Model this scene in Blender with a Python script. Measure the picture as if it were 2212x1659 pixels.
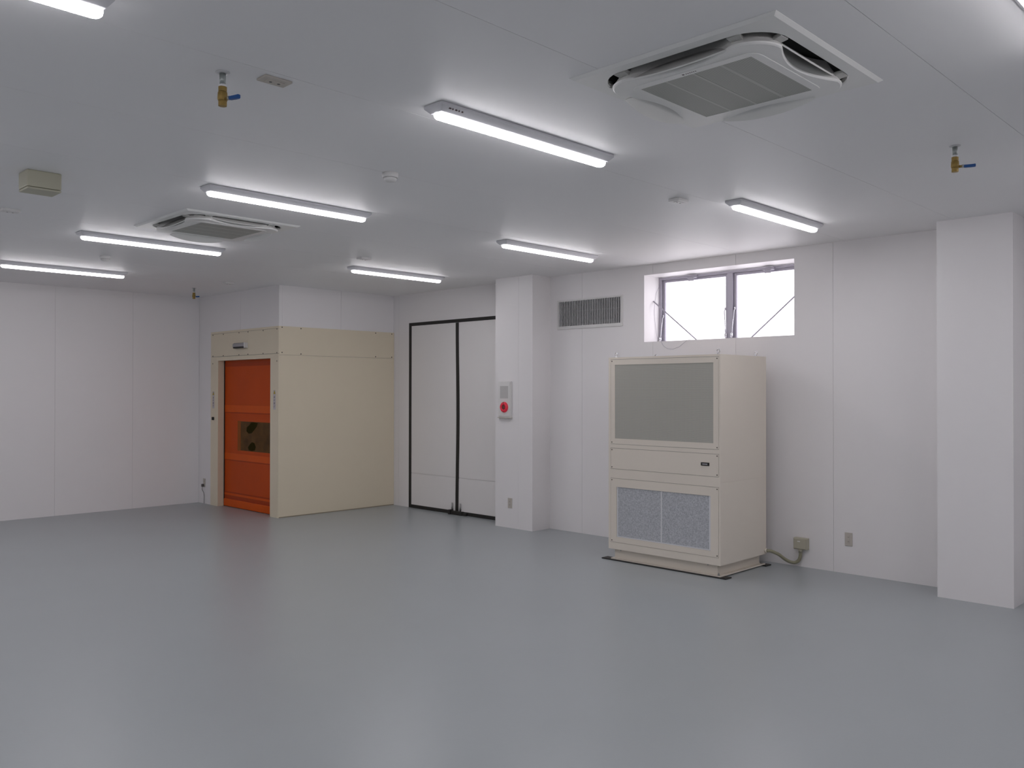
import bpy, bmesh, math, random
from mathutils import Vector, Matrix

random.seed(4)
for o in list(bpy.data.objects):
    bpy.data.objects.remove(o, do_unlink=True)
scene = bpy.context.scene
COL = scene.collection
PI = math.pi

# ---------------------------------------------------------------- camera
cam_d = bpy.data.cameras.new('camera')
cam = bpy.data.objects.new('camera', cam_d)
COL.objects.link(cam)
cam_d.sensor_width = 36.0
cam_d.lens = 36.0 * 1864.1 / 2212.0
cam_d.clip_start = 0.05
pit, rol, yaw = math.radians(0.4428), math.radians(0.0756), math.radians(44.4908)
Fv = Vector((math.cos(yaw) * math.cos(pit), math.sin(yaw) * math.cos(pit), math.sin(pit)))
Rv = Vector((math.sin(yaw), -math.cos(yaw), 0))
Uv = Rv.cross(Fv)
R2 = Rv * math.cos(rol) + Uv * math.sin(rol)
U2 = -Rv * math.sin(rol) + Uv * math.cos(rol)
mw = Matrix((R2, U2, -Fv)).transposed().to_4x4()
mw.translation = Vector((0, 0, 1.65))
cam.matrix_world = mw
scene.camera = cam

# ---------------------------------------------------------------- sky, exposure
world = bpy.data.worlds.new('overcast_sky')
scene.world = world
world.use_nodes = True
bg = world.node_tree.nodes['Background']
bg.inputs['Color'].default_value = (0.97, 0.93, 1.0, 1)
bg.inputs['Strength'].default_value = 3.3
LAMP_STRENGTH = 38.0
scene.view_settings.view_transform = 'Standard'
scene.view_settings.look = 'None'
scene.view_settings.gamma = 1.0
scene.view_settings.use_curve_mapping = False
scene.view_settings.exposure = 0.0

# ---------------------------------------------------------------- materials
def mat(name, col, rough=0.5, metal=0.0, var=0.04, vscale=6.0, bump=0.0, bscale=80.0, spec=0.5, emit=None, estr=0.0):
    m = bpy.data.materials.new(name)
    m.use_nodes = True
    nt = m.node_tree
    p = nt.nodes['Principled BSDF']
    p.inputs['Roughness'].default_value = rough
    p.inputs['Metallic'].default_value = metal
    p.inputs['Specular IOR Level'].default_value = spec
    tc = nt.nodes.new('ShaderNodeTexCoord')
    n = nt.nodes.new('ShaderNodeTexNoise')
    n.inputs['Scale'].default_value = vscale
    n.inputs['Detail'].default_value = 4
    nt.links.new(tc.outputs['Object'], n.inputs['Vector'])
    r = nt.nodes.new('ShaderNodeMix')
    r.data_type = 'RGBA'
    lo = [c * (1 - var) for c in col]
    hi = [min(1, c * (1 + var)) for c in col]
    r.inputs['A'].default_value = (*lo, 1)
    r.inputs['B'].default_value = (*hi, 1)
    nt.links.new(n.outputs['Fac'], r.inputs['Factor'])
    nt.links.new(r.outputs['Result'], p.inputs['Base Color'])
    if bump > 0:
        n2 = nt.nodes.new('ShaderNodeTexNoise')
        n2.inputs['Scale'].default_value = bscale
        n2.inputs['Detail'].default_value = 3
        nt.links.new(tc.outputs['Object'], n2.inputs['Vector'])
        b = nt.nodes.new('ShaderNodeBump')
        b.inputs['Strength'].default_value = bump
        b.inputs['Distance'].default_value = 0.01
        nt.links.new(n2.outputs['Fac'], b.inputs['Height'])
        nt.links.new(b.outputs['Normal'], p.inputs['Normal'])
    if emit:
        p.inputs['Emission Color'].default_value = (*emit, 1)
        p.inputs['Emission Strength'].default_value = estr
    return m

def mesh_screen_mat(name, col, hole, scale, rough=0.5):
    """perforated sheet: a fine regular grid of dark holes in a coloured sheet"""
    m = mat(name, col, rough)
    nt = m.node_tree
    p = nt.nodes['Principled BSDF']
    tc = nt.nodes.new('ShaderNodeTexCoord')
    v = nt.nodes.new('ShaderNodeTexVoronoi')
    v.inputs['Scale'].default_value = scale
    v.inputs['Randomness'].default_value = 0.0
    nt.links.new(tc.outputs['Object'], v.inputs['Vector'])
    cr = nt.nodes.new('ShaderNodeMapRange')
    cr.inputs['From Min'].default_value = 0.30
    cr.inputs['From Max'].default_value = 0.42
    nt.links.new(v.outputs['Distance'], cr.inputs['Value'])
    mx = nt.nodes.new('ShaderNodeMix')
    mx.data_type = 'RGBA'
    mx.inputs['A'].default_value = (*hole, 1)
    mx.inputs['B'].default_value = (*col, 1)
    nt.links.new(cr.outputs['Result'], mx.inputs['Factor'])
    nt.links.new(mx.outputs['Result'], p.inputs['Base Color'])
    return m

def filter_mat(name):
    m = mat(name, (0.3, 0.32, 0.35), 0.95)
    nt = m.node_tree
    p = nt.nodes['Principled BSDF']
    tc = nt.nodes.new('ShaderNodeTexCoord')
    n = nt.nodes.new('ShaderNodeTexNoise')
    n.inputs['Scale'].default_value = 85
    n.inputs['Detail'].default_value = 8
    n.inputs['Roughness'].default_value = 0.75
    nt.links.new(tc.outputs['Object'], n.inputs['Vector'])
    cr = nt.nodes.new('ShaderNodeValToRGB')
    cr.color_ramp.elements[0].position = 0.36
    cr.color_ramp.elements[0].color = (0.34, 0.355, 0.385, 1)
    cr.color_ramp.elements[1].position = 0.62
    cr.color_ramp.elements[1].color = (0.62, 0.635, 0.665, 1)
    nt.links.new(n.outputs['Fac'], cr.inputs['Fac'])
    nt.links.new(cr.outputs['Color'], p.inputs['Base Color'])
    b = nt.nodes.new('ShaderNodeBump')
    b.inputs['Strength'].default_value = 0.4
    b.inputs['Distance'].default_value = 0.01
    nt.links.new(n.outputs['Fac'], b.inputs['Height'])
    nt.links.new(b.outputs['Normal'], p.inputs['Normal'])
    return m

def glass_mat(name, tint, gloss=0.08):
    m = bpy.data.materials.new(name)
    m.use_nodes = True
    nt = m.node_tree
    out = nt.nodes['Material Output']
    nt.nodes.remove(nt.nodes['Principled BSDF'])
    t = nt.nodes.new('ShaderNodeBsdfTransparent')
    t.inputs['Color'].default_value = (*tint, 1)
    g = nt.nodes.new('ShaderNodeBsdfGlossy')
    g.inputs['Roughness'].default_value = 0.05
    mx = nt.nodes.new('ShaderNodeMixShader')
    lw = nt.nodes.new('ShaderNodeLayerWeight')
    lw.inputs['Blend'].default_value = 0.25
    mu = nt.nodes.new('ShaderNodeMath')
    mu.operation = 'MULTIPLY'
    mu.inputs[1].default_value = gloss * 4
    nt.links.new(lw.outputs['Fresnel'], mu.inputs[0])
    nt.links.new(mu.outputs[0], mx.inputs['Fac'])
    nt.links.new(t.outputs[0], mx.inputs[1])
    nt.links.new(g.outputs[0], mx.inputs[2])
    nt.links.new(mx.outputs[0], out.inputs['Surface'])
    return m

def vinyl_mat(name, col, trans=0.25, rough=0.3, var=0.10, vscale=3.0):
    """coloured, slightly see-through vinyl sheet"""
    m = mat(name, col, rough, var=var, vscale=vscale, bump=0.15, bscale=5.0, spec=0.14)
    nt = m.node_tree
    out = nt.nodes['Material Output']
    p = nt.nodes['Principled BSDF']
    tr = nt.nodes.new('ShaderNodeBsdfTransparent')
    tr.inputs['Color'].default_value = (min(1, col[0] * 1.8), col[1] * 1.5, col[2], 1)
    mx = nt.nodes.new('ShaderNodeMixShader')
    mx.inputs['Fac'].default_value = trans
    nt.links.new(p.outputs[0], mx.inputs[1])
    nt.links.new(tr.outputs[0], mx.inputs[2])
    nt.links.new(mx.outputs[0], out.inputs['Surface'])
    return m

def emit_mat(name, col, strength):
    m = bpy.data.materials.new(name)
    m.use_nodes = True
    nt = m.node_tree
    p = nt.nodes['Principled BSDF']
    p.inputs['Base Color'].default_value = (0.9, 0.9, 0.9, 1)
    p.inputs['Emission Color'].default_value = (*col, 1)
    # the opal cover glows most where it faces down (LED board behind it), less on its flanks
    ge = nt.nodes.new('ShaderNodeNewGeometry')
    sx = nt.nodes.new('ShaderNodeSeparateXYZ')
    nt.links.new(ge.outputs['True Normal'], sx.inputs[0])
    mr = nt.nodes.new('ShaderNodeMapRange')
    mr.inputs['From Min'].default_value = 0.0
    mr.inputs['From Max'].default_value = -1.0
    mr.inputs['To Min'].default_value = strength * 0.08
    mr.inputs['To Max'].default_value = strength
    nt.links.new(sx.outputs['Z'], mr.inputs['Value'])
    nt.links.new(mr.outputs['Result'], p.inputs['Emission Strength'])
    return m

M = {}
M['wall'] = mat('white_painted_panel', (0.865, 0.845, 0.85), 0.45, var=0.012, vscale=1.5, bump=0.02, bscale=30)
M['ceiling'] = mat('white_ceiling_panel', (0.91, 0.905, 0.912), 0.50, var=0.012, vscale=1.2, bump=0.02, bscale=20, spec=0.28)
M['core'] = mat('panel_joint', (0.80, 0.79, 0.78), 0.7)
M['floor'] = mat('grey_epoxy_floor', (0.345, 0.374, 0.388), 0.31, var=0.035, vscale=1.3, bump=0.03, bscale=45)
M['cream'] = mat('cream_painted_steel', (0.79, 0.705, 0.545), 0.34, var=0.015, bump=0.02, bscale=40)
M['joint'] = mat('brown_sealant', (0.36, 0.31, 0.22), 0.8)
M['creamdark'] = mat('dark_joint', (0.16, 0.14, 0.11), 0.8)
M['unit'] = mat('ivory_powder_coat', (0.79, 0.725, 0.635), 0.45, var=0.012, bump=0.03, bscale=120)
M['unitgap'] = mat('shadow_gap', (0.12, 0.10, 0.09), 0.9)
M['screen'] = mesh_screen_mat('punched_sheet', (0.48, 0.47, 0.42), (0.26, 0.26, 0.23), 130)
M['filter'] = filter_mat('fibre_filter')
M['alu'] = mat('brushed_aluminium', (0.40, 0.40, 0.42), 0.38, 0.75, var=0.03, vscale=30)
M['railwhite'] = mat('pale_rail', (0.72, 0.72, 0.74), 0.4)
M['winalu'] = mat('grey_window_aluminium', (0.44, 0.42, 0.48), 0.40, 0.3, var=0.03, vscale=20)
M['chrome'] = mat('chrome', (0.75, 0.75, 0.78), 0.18, 1.0, var=0.02)
M['zinc'] = mat('zinc_bolt', (0.42, 0.42, 0.42), 0.35, 0.9)
M['black'] = mat('black_rubber', (0.018, 0.017, 0.016), 0.55, var=0.15)
M['darkscrew'] = mat('dark_screw', (0.10, 0.085, 0.07), 0.5, 0.4)
M['dark'] = mat('dark_void', (0.02, 0.02, 0.022), 0.8)
M['white_plastic'] = mat('white_plastic', (0.78, 0.77, 0.76), 0.4)
M['lampbase'] = mat('white_lamp_housing', (0.72, 0.72, 0.75), 0.35)
M['diffuser'] = emit_mat('lit_diffuser', (1.0, 0.965, 1.0), LAMP_STRENGTH)
M['acpanel'] = mat('white_ac_plastic', (0.88, 0.88, 0.86), 0.38, bump=0.01)
M['acgrille'] = mesh_screen_mat('intake_mesh', (0.50, 0.51, 0.47), (0.27, 0.28, 0.255), 110)
M['acbar'] = mat('intake_bar', (0.52, 0.53, 0.495), 0.5)
M['acdark'] = mat('dark_outlet', (0.045, 0.047, 0.045), 0.7)
M['acvane'] = mat('grey_vane', (0.50, 0.50, 0.48), 0.4)
M['acflap'] = mat('flap_plastic', (0.80, 0.80, 0.775), 0.4)
M['beige'] = mat('beige_plastic', (0.49, 0.475, 0.37), 0.5)
M['olive'] = mat('olive_beige_plastic', (0.48, 0.455, 0.36), 0.5)
M['conduit'] = mat('olive_flex_conduit', (0.30, 0.285, 0.20), 0.55, bump=0.2, bscale=150)
M['plate'] = mat('grey_beige_plate', (0.56, 0.52, 0.47), 0.5)
M['slot'] = mat('socket_slot', (0.10, 0.09, 0.085), 0.6)
M['brass'] = mat('brass', (0.33, 0.22, 0.06), 0.42, 0.4, var=0.1, vscale=60)
M['steel'] = mat('galvanised_steel', (0.36, 0.39, 0.38), 0.4, 0.7, var=0.2, vscale=70)
M['tape'] = mat('white_seal_tape', (0.85, 0.85, 0.86), 0.6)
M['blue'] = mat('blue_vinyl_grip', (0.010, 0.085, 0.30), 0.35)
M['orange'] = vinyl_mat('orange_vinyl', (0.62, 0.085, 0.008), 0.12)
M['orangeband'] = vinyl_mat('orange_vinyl_double', (0.70, 0.105, 0.008), 0.05)
M['orangedark'] = vinyl_mat('orange_vinyl_seam', (0.42, 0.050, 0.006), 0.05)
M['pane'] = vinyl_mat('brown_clear_vinyl', (0.15, 0.072, 0.018), 0.25, 0.25, var=0.75, vscale=5.5)
M['paneedge'] = vinyl_mat('amber_vinyl_edge', (0.36, 0.10, 0.010), 0.2)
M['blotch'] = mat('dark_olive_blotch', (0.035, 0.028, 0.009), 1.0, var=0.3, vscale=20, spec=0.0)
M['winglass'] = glass_mat('window_glass', (0.95, 0.95, 0.95), 0.05)
M['alarm'] = mat('alarm_white', (0.76, 0.75, 0.74), 0.4)
M['speaker'] = mesh_screen_mat('speaker_mesh', (0.58, 0.57, 0.56), (0.42, 0.41, 0.41), 160)
M['red'] = mat('lit_red_lens', (0.55, 0.02, 0.04), 0.25, emit=(1.0, 0.03, 0.08), estr=0.16)
M['redbtn'] = mat('dark_red_button', (0.16, 0.03, 0.03), 0.35)
M['duct'] = mat('duct_interior', (0.02, 0.02, 0.021), 0.9)
M['ductbar'] = mat('dull_damper', (0.12, 0.12, 0.12), 0.7)
M['slat'] = mat('grey_slat', (0.60, 0.60, 0.61), 0.45)
M['grilleframe'] = mat('grille_frame', (0.74, 0.73, 0.72), 0.4)
M['yellow'] = mat('yellow_print', (0.46, 0.34, 0.05), 0.6)
M['print'] = mat('dark_print', (0.10, 0.07, 0.075), 0.6)
M['sticker'] = mat('pale_sticker', (0.60, 0.56, 0.56), 0.5)
M['whitedoor'] = mat('white_door_leaf', (0.845, 0.825, 0.82), 0.45, var=0.012, vscale=2)

# ---------------------------------------------------------------- mesh helpers
class MB:
    def __init__(s):
        s.v = []; s.f = []; s.sm = []
    def quad(s, pts, smooth=False):
        b = len(s.v); s.v += [tuple(p) for p in pts]; s.f.append(tuple(range(b, b + len(pts)))); s.sm.append(smooth)
    def box(s, x0, x1, y0, y1, z0, z1):
        x0, x1 = min(x0, x1), max(x0, x1); y0, y1 = min(y0, y1), max(y0, y1); z0, z1 = min(z0, z1), max(z0, z1)
        b = len(s.v)
        s.v += [(x0, y0, z0), (x1, y0, z0), (x1, y1, z0), (x0, y1, z0), (x0, y0, z1), (x1, y0, z1), (x1, y1, z1), (x0, y1, z1)]
        for q in ((3, 2, 1, 0), (4, 5, 6, 7), (0, 1, 5, 4), (1, 2, 6, 5), (2, 3, 7, 6), (3, 0, 4, 7)):
            s.f.append(tuple(b + i for i in q)); s.sm.append(False)
        return s
    def rings(s, rings, cap0=True, cap1=True, smooth=False, closed=True):
        b = len(s.v); n = len(rings[0])
        for r in rings: s.v += [tuple(p) for p in r]
        for k in range(len(rings) - 1):
            for i in range(n if closed else n - 1):
                j = (i + 1) % n
                s.f.append((b + k * n + i, b + k * n + j, b + (k + 1) * n + j, b + (k + 1) * n + i)); s.sm.append(smooth)
        if cap0: s.f.append(tuple(b + i for i in reversed(range(n)))); s.sm.append(False)
        if cap1: s.f.append(tuple(b + (len(rings) - 1) * n + i for i in range(n))); s.sm.append(False)
        return s
    def prof(s, c, axis, stations, n=16, smooth=True):
        """surface of revolution about an axis through c; stations = (distance along axis, radius)"""
        c = Vector(c); a = Vector(axis).normalized()
        u = a.orthogonal().normalized(); w = a.cross(u)
        R = []
        for (t, r) in stations:
            R.append([c + a * t + (u * math.cos(2 * PI * i / n) + w * math.sin(2 * PI * i / n)) * r for i in range(n)])
        return s.rings(R, smooth=smooth)
    def cyl(s, p0, p1, r, n=12, smooth=True):
        p0 = Vector(p0); p1 = Vector(p1)
        return s.prof(p0, p1 - p0, [(0, r), ((p1 - p0).length, r)], n, smooth)
    def tube(s, pts, r, n=8):
        pts = [Vector(p) for p in pts]
        R = []; u = None
        for i, p in enumerate(pts):
            t = (pts[min(i + 1, len(pts) - 1)] - pts[max(i - 1, 0)]).normalized()
            if u is None: u = t.orthogonal().normalized()
            u = (u - t * u.dot(t)).normalized(); w = t.cross(u)
            R.append([p + (u * math.cos(2 * PI * k / n) + w * math.sin(2 * PI * k / n)) * r for k in range(n)])
        return s.rings(R, smooth=True)
    def build(s, name, m, parent=None, bevel=0.0, seg=2):
        off = Vector((0, 0, 0)); p = parent
        while p is not None:
            off += p.location; p = p.parent
        me = bpy.data.meshes.new(name)
        me.from_pydata([(v[0] - off.x, v[1] - off.y, v[2] - off.z) for v in s.v], [], s.f)
        for pl, sm in zip(me.polygons, s.sm): pl.use_smooth = sm
        bm = bmesh.new(); bm.from_mesh(me)
        bmesh.ops.recalc_face_normals(bm, faces=bm.faces)
        if bevel > 0:
            ed = [e for e in bm.edges if len(e.link_faces) == 2 and e.calc_face_angle() > 0.6]
            bmesh.ops.bevel(bm, geom=ed, offset=bevel, segments=seg, affect='EDGES', profile=0.5)
        bm.to_mesh(me); bm.free()
        me.materials.append(M[m])
        o = bpy.data.objects.new(name, me)
        COL.objects.link(o)
        if parent is not None: o.parent = parent
        return o

def box(name, m, parent, x0, x1, y0, y1, z0, z1, bevel=0.0, seg=2):
    return MB().box(x0, x1, y0, y1, z0, z1).build(name, m, parent, bevel, seg)

def tag(o, label=None, cat=None, group=None, kind=None):
    if label: o['label'] = label
    if cat: o['category'] = cat
    if group: o['group'] = group
    if kind: o['kind'] = kind
    return o

def empty(name, loc, label=None, cat=None, group=None, kind=None):
    o = bpy.data.objects.new(name, None)
    COL.objects.link(o)
    o.location = loc
    o.empty_display_size = 0.1
    return tag(o, label, cat, group, kind)

def copy_tree(o, parent=None):
    c = o.copy()
    COL.objects.link(c)
    c.parent = parent
    for ch in list(o.children): copy_tree(ch, c)
    return c

def cells(a0, a1, b0, b1, holes):
    """split a rectangle minus holes into rectangles"""
    A = sorted({a0, a1, *[min(max(v, a0), a1) for h in holes for v in h[:2]]})
    B = sorted({b0, b1, *[min(max(v, b0), b1) for h in holes for v in h[2:]]})
    out = []
    for i in range(len(A) - 1):
        j = 0
        while j < len(B) - 1:
            ca = (A[i] + A[i + 1]) / 2
            def free(k):
                cb = (B[k] + B[k + 1]) / 2
                return not any(h[0] < ca < h[1] and h[2] < cb < h[3] for h in holes)
            if not free(j): j += 1; continue
            k = j
            while k + 1 < len(B) - 1 and free(k + 1): k += 1
            out.append((A[i], A[i + 1], B[j], B[k + 1])); j = k + 1
    return out

def lerp(a, b, t): return a + (b - a) * t

# ---------------------------------------------------------------- room dimensions
XA = 7.7051            # window wall
YB = 12.2141           # far wall
XC, YD = 5.8347, 9.9582  # shutter enclosure front and side faces
H = 3.0157
X0, Y0 = -4.4, -3.2    # the room goes on behind the camera
WY0, WY1, WZ0, WZ1 = 3.8185, 5.5573, 2.178, 2.9103   # window recess
GY0, GY1, GZ0, GZ1 = 5.862, 6.782, 2.409, 2.700      # grille opening
DY0, DY1, DZ = 7.575, 9.609, 2.605                   # double door

# ---------------------------------------------------------------- structure
fl = box('floor', 'floor', None, X0 - 0.2, XA + 0.5, Y0 - 0.2, YB + 0.3, -0.12, 0.0)
tag(fl, 'smooth grey epoxy floor across the whole room', 'floor', kind='structure')

AC1, AC2 = (3.346, 1.973), (3.385, 6.757)
acholes = [(c_[0] - 0.405, c_[0] + 0.405, c_[1] - 0.405, c_[1] + 0.405) for c_ in (AC1, AC2)]
mb = MB()
for (a0, a1, b0, b1) in cells(X0 - 0.2, XA + 0.5, Y0 - 0.2, YB + 0.3, acholes): mb.box(a0, a1, b0, b1, H + 0.006, H + 0.14)
ce = mb.build('ceiling', 'core')
tag(ce, 'white ceiling of long flush panels', 'ceiling', kind='structure')
ys = [2.30 + 1.023 * k for k in range(-6, 11)]
ys = [Y0] + [y for y in ys if Y0 + 0.05 < y < YB - 0.05] + [YB]
for i in range(len(ys) - 1):
    g0 = 0.001 if i else 0; g1 = 0.001 if i < len(ys) - 2 else 0
    mb = MB()
    for (a0, a1, b0, b1) in cells(X0, XA, ys[i] + g0, ys[i + 1] - g1, acholes): mb.box(a0, a1, b0, b1, H, H + 0.02)
    mb.build('ceiling_panel', 'ceiling', ce)

# window wall
holesR = [(WY0, WY1, WZ0, WZ1), (GY0, GY1, GZ0, GZ1)]
mb = MB()
for (a0, a1, b0, b1) in cells(Y0 - 0.2, YB + 0.3, 0.0, H + 0.02, holesR): mb.box(XA + 0.005, XA + 0.36, a0, a1, b0, b1)
wr = mb.build('wall_right', 'core')
tag(wr, 'white panel wall with the window, grille and double door', 'wall', kind='structure')
seams = [Y0, -2.56, -1.56, -0.56, 0.44, 1.44, 2.44, 3.442, 4.44, 5.44, 6.43, 7.43, 9.845, YB]
for i in range(len(seams) - 1):
    mb = MB()
    for (a0, a1, b0, b1) in cells(seams[i] + 0.0014, seams[i + 1] - 0.0014, 0.0, H, holesR + [(DY0, DY1, 0.0, DZ)]):
        mb.box(XA, XA + 0.02, a0, a1, b0, b1)
    mb.build('wall_panel', 'wall', wr)
# plastered lining of the window recess
mb = MB()
t = 0.003
mb.box(XA + 0.001, XA + 0.36, WY1 - t, WY1 + 0.001, WZ0, WZ1)
mb.box(XA + 0.001, XA + 0.36, WY0 - 0.001, WY0 + t, WZ0, WZ1)
mb.box(XA + 0.001, XA + 0.36, WY0, WY1, WZ1 - t, WZ1 + 0.001)
mb.box(XA + 0.001, XA + 0.36, WY0, WY1, WZ0 - 0.001, WZ0 + t)
mb.build('recess_lining', 'wall', wr)
# dark duct behind the grille
mb = MB()
mb.box(XA + 0.30, XA + 0.31, GY0 - 0.01, GY1 + 0.01, GZ0 - 0.01, GZ1 + 0.01)
mb.box(XA + 0.03, XA + 0.30, GY0 - 0.006, GY0 + 0.002, GZ0, GZ1)
mb.box(XA + 0.03, XA + 0.30, GY1 - 0.002, GY1 + 0.006, GZ0, GZ1)
mb.box(XA + 0.03, XA + 0.30, GY0, GY1, GZ0 - 0.006, GZ0 + 0.002)
mb.box(XA + 0.03, XA + 0.30, GY0, GY1, GZ1 - 0.002, GZ1 + 0.006)
mb.build('duct_lining', 'duct', wr)

# far wall
wb = box('wall_back', 'core', None, X0 - 0.2, XA + 0.5, YB + 0.005, YB + 0.2, 0, H + 0.02)
tag(wb, 'white panel wall at the far left of the room', 'wall', kind='structure')
xs = [X0] + [3.876 - 1.003 * k for k in range(8, -1, -1) if 3.876 - 1.003 * k > X0 + 0.1] + [4.882, XC + 0.012, 6.85, XA]
for i in range(len(xs) - 1):
    box('wall_panel', 'wall', wb, xs[i] + 0.0014, xs[i + 1] - 0.0014, YB, YB + 0.02, 0, H)

wl = box('wall_left', 'wall', None, X0 - 0.15, X0, Y0 - 0.2, YB + 0.2, 0, H + 0.02)
tag(wl, 'white wall on the left outside the picture', 'wall', kind='structure')
wf = box('wall_front', 'wall', None, X0 - 0.2, XA + 0.3, Y0 - 0.15, Y0, 0, H + 0.02)
tag(wf, 'white wall behind the camera outside the picture', 'wall', kind='structure')

# white enclosure walls around the shutter (upper part and corner strip stay visible)
OY0, OY1, OZ = 10.163, 11.60, 2.070
wef = empty('wall_enclosure_front', (XC, 11, 0), 'white enclosure wall above and beside the orange shutter', 'wall', kind='structure')
for (y0, y1) in ((YD + 0.012, 10.98), (10.98, YB)):
    mb = MB()
    for c_ in cells(y0 + (0.0 if y0 < 10 else 0.0015), y1 - 0.0015, 0, H, [(OY0 - 0.02, OY1 + 0.02, 0, OZ + 0.02)]): mb.box(XC + 0.012, XC + 0.06, *c_)
    mb.build('wall_panel', 'wall', wef)
wes = empty('wall_enclosure_side', (6.8, YD, 0), 'white enclosure wall above the cream side cladding', 'wall', kind='structure')
for (x0, x1) in ((XC + 0.0601, 6.80), (6.80, XA)):
    box('wall_panel', 'wall', wes, x0 + 0.001, x1 - 0.0015, YD + 0.012, YD + 0.06, 0, H)

# pillars against the window wall
def pillar(x, y0, y1, split, label):
    p = box('pillar', 'core', None, x + 0.006, XA, y0 + 0.006, y1 - 0.006, 0, H)
    tag(p, label, 'pillar', kind='structure')
    ed = [y0] + split + [y1]
    for i in range(len(ed) - 1):
        box('cladding_panel', 'wall', p, x, x + 0.012, ed[i] + (0.0008 if i else 0), ed[i + 1] - (0.0008 if i < len(ed) - 2 else 0), 0, H)
    box('cladding_panel', 'wall', p, x + 0.012, XA, y0, y0 + 0.012, 0, H)
    box('cladding_panel', 'wall', p, x + 0.012, XA, y1 - 0.012, y1, 0, H)
    return p
pillar(7.3946, 6.9283, 7.5469, [7.157], 'white boxed pillar beside the double door with the red alarm lamp')
pillar(7.3474, 1.8784, 2.426, [], 'bare white boxed pillar at the right edge of the picture')

# ---------------------------------------------------------------- window
w = empty('window_1', (8.0, 4.69, WZ0), 'high two-pane aluminium window with bright white sky outside', 'window', kind='structure')
fx0, fx1 = 7.985, 8.055
HZ = 2.899
box('jamb', 'winalu', w, fx0, fx1, WY1 - 0.035, WY1 - 0.003, WZ0 + 0.003, HZ, 0.002)
box('jamb', 'winalu', w, fx0, fx1, WY0 + 0.003, WY0 + 0.035, WZ0 + 0.003, HZ, 0.002)
box('head', 'winalu', w, fx0, fx1, WY0 + 0.035, WY1 - 0.035, HZ - 0.022, HZ, 0.002)
box('sill', 'winalu', w, fx0, fx1, WY0 + 0.035, WY1 - 0.035, WZ0 + 0.003, WZ0 + 0.009, 0.001)
box('mullion', 'winalu', w, fx0, fx1, 4.640, 4.700, WZ0 + 0.009, HZ - 0.022, 0.002)
for (sy0, sy1) in ((4.703, WY1 - 0.037), (WY0 + 0.037, 4.637)):
    s0 = empty('sash', (8.02 - w.location.x, sy0 - w.location.y, WZ0 + 0.024 - w.location.z)); s0.parent = w
    za, zb = WZ0 + 0.010, HZ - 0.024
    bt = 0.030
    box('sash_stile', 'winalu', s0, 8.010, 8.040, sy0, sy0 + bt, za, zb, 0.003)
    box('sash_stile', 'winalu', s0, 8.010, 8.040, sy1 - bt, sy1, za, zb, 0.003)
    box('sash_rail', 'winalu', s0, 8.010, 8.040, sy0 + bt, sy1 - bt, zb - 0.026, zb, 0.003)
    box('sash_rail', 'winalu', s0, 8.010, 8.040, sy0 + bt, sy1 - bt, za, za + 0.011, 0.003)
    box('pane', 'winglass', s0, 8.023, 8.028, sy0 + bt, sy1 - bt, za + 0.011, zb - 0.026)
for ly in (5.115, 4.222):
    mb = MB()
    mb.box(7.955, 7.984, ly - 0.055, ly + 0.055, 2.862, 2.893)
    mb.box(7.944, 7.955, ly - 0.034, ly + 0.034, 2.832, 2.878)
    mb.prof((7.948, ly - 0.06, 2.872), (0, 1, 0), [(0, 0.006), (0.12, 0.006)], 8)
    mb.build('latch', 'winalu', w, 0.002)
def stay(y, top, bot, sgn):
    mb = MB()
    mb.tube([(8.004, y, top), (7.990, y + 0.002, top - 0.02), (7.975, y + sgn * 0.018, bot + 0.07), (7.978, y + sgn * 0.022, bot + 0.05)], 0.0055, 8)
    mb.prof((7.975, y + sgn * 0.024, bot + 0.005), (0, 0, 1), [(0, 0.006), (0.008, 0.015), (0.045, 0.016), (0.06, 0.006)], 10)
    mb.prof((8.0, y, top - 0.012), (0, 0, 1), [(0, 0.008), (0.03, 0.008)], 8)
    mb.build('stay_arm', 'chrome', w)
stay(5.508, 2.475, 2.185, 1)
stay(4.622, 2.505, 2.195, 1)
stay(4.735, 2.505, 2.195, -1)
MB().tube([(7.878, WY1 - 0.004, 2.637), (7.888, 5.39, 2.50), (7.912, 5.017, 2.186)], 0.0075, 8).build('brace_rod', 'winalu', w)
MB().tube([(7.912, 4.388, 2.186), (7.898, 4.10, 2.414), (7.885, WY0 + 0.004, 2.636)], 0.0075, 8).build('brace_rod', 'winalu', w)
MB().tube([(7.985, 5.545, 2.82), (7.93, 5.549, 2.74), (7.90, 5.550, 2.62), (7.89, 5.550, 2.50), (7.91, 5.549, 2.36), (7.93, 5.54, 2.23), (7.80, 5.45, 2.186), (7.698, 5.33, 2.18),
           (7.699, 5.30, 2.13), (7.699, 5.25, 2.10), (7.699, 5.18, 2.09), (7.699, 5.10, 2.115), (7.699, 5.04, 2.155), (7.70, 5.0, 2.183), (7.85, 4.98, 2.186)], 0.0016, 6).build('cord', 'winalu', w)

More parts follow.
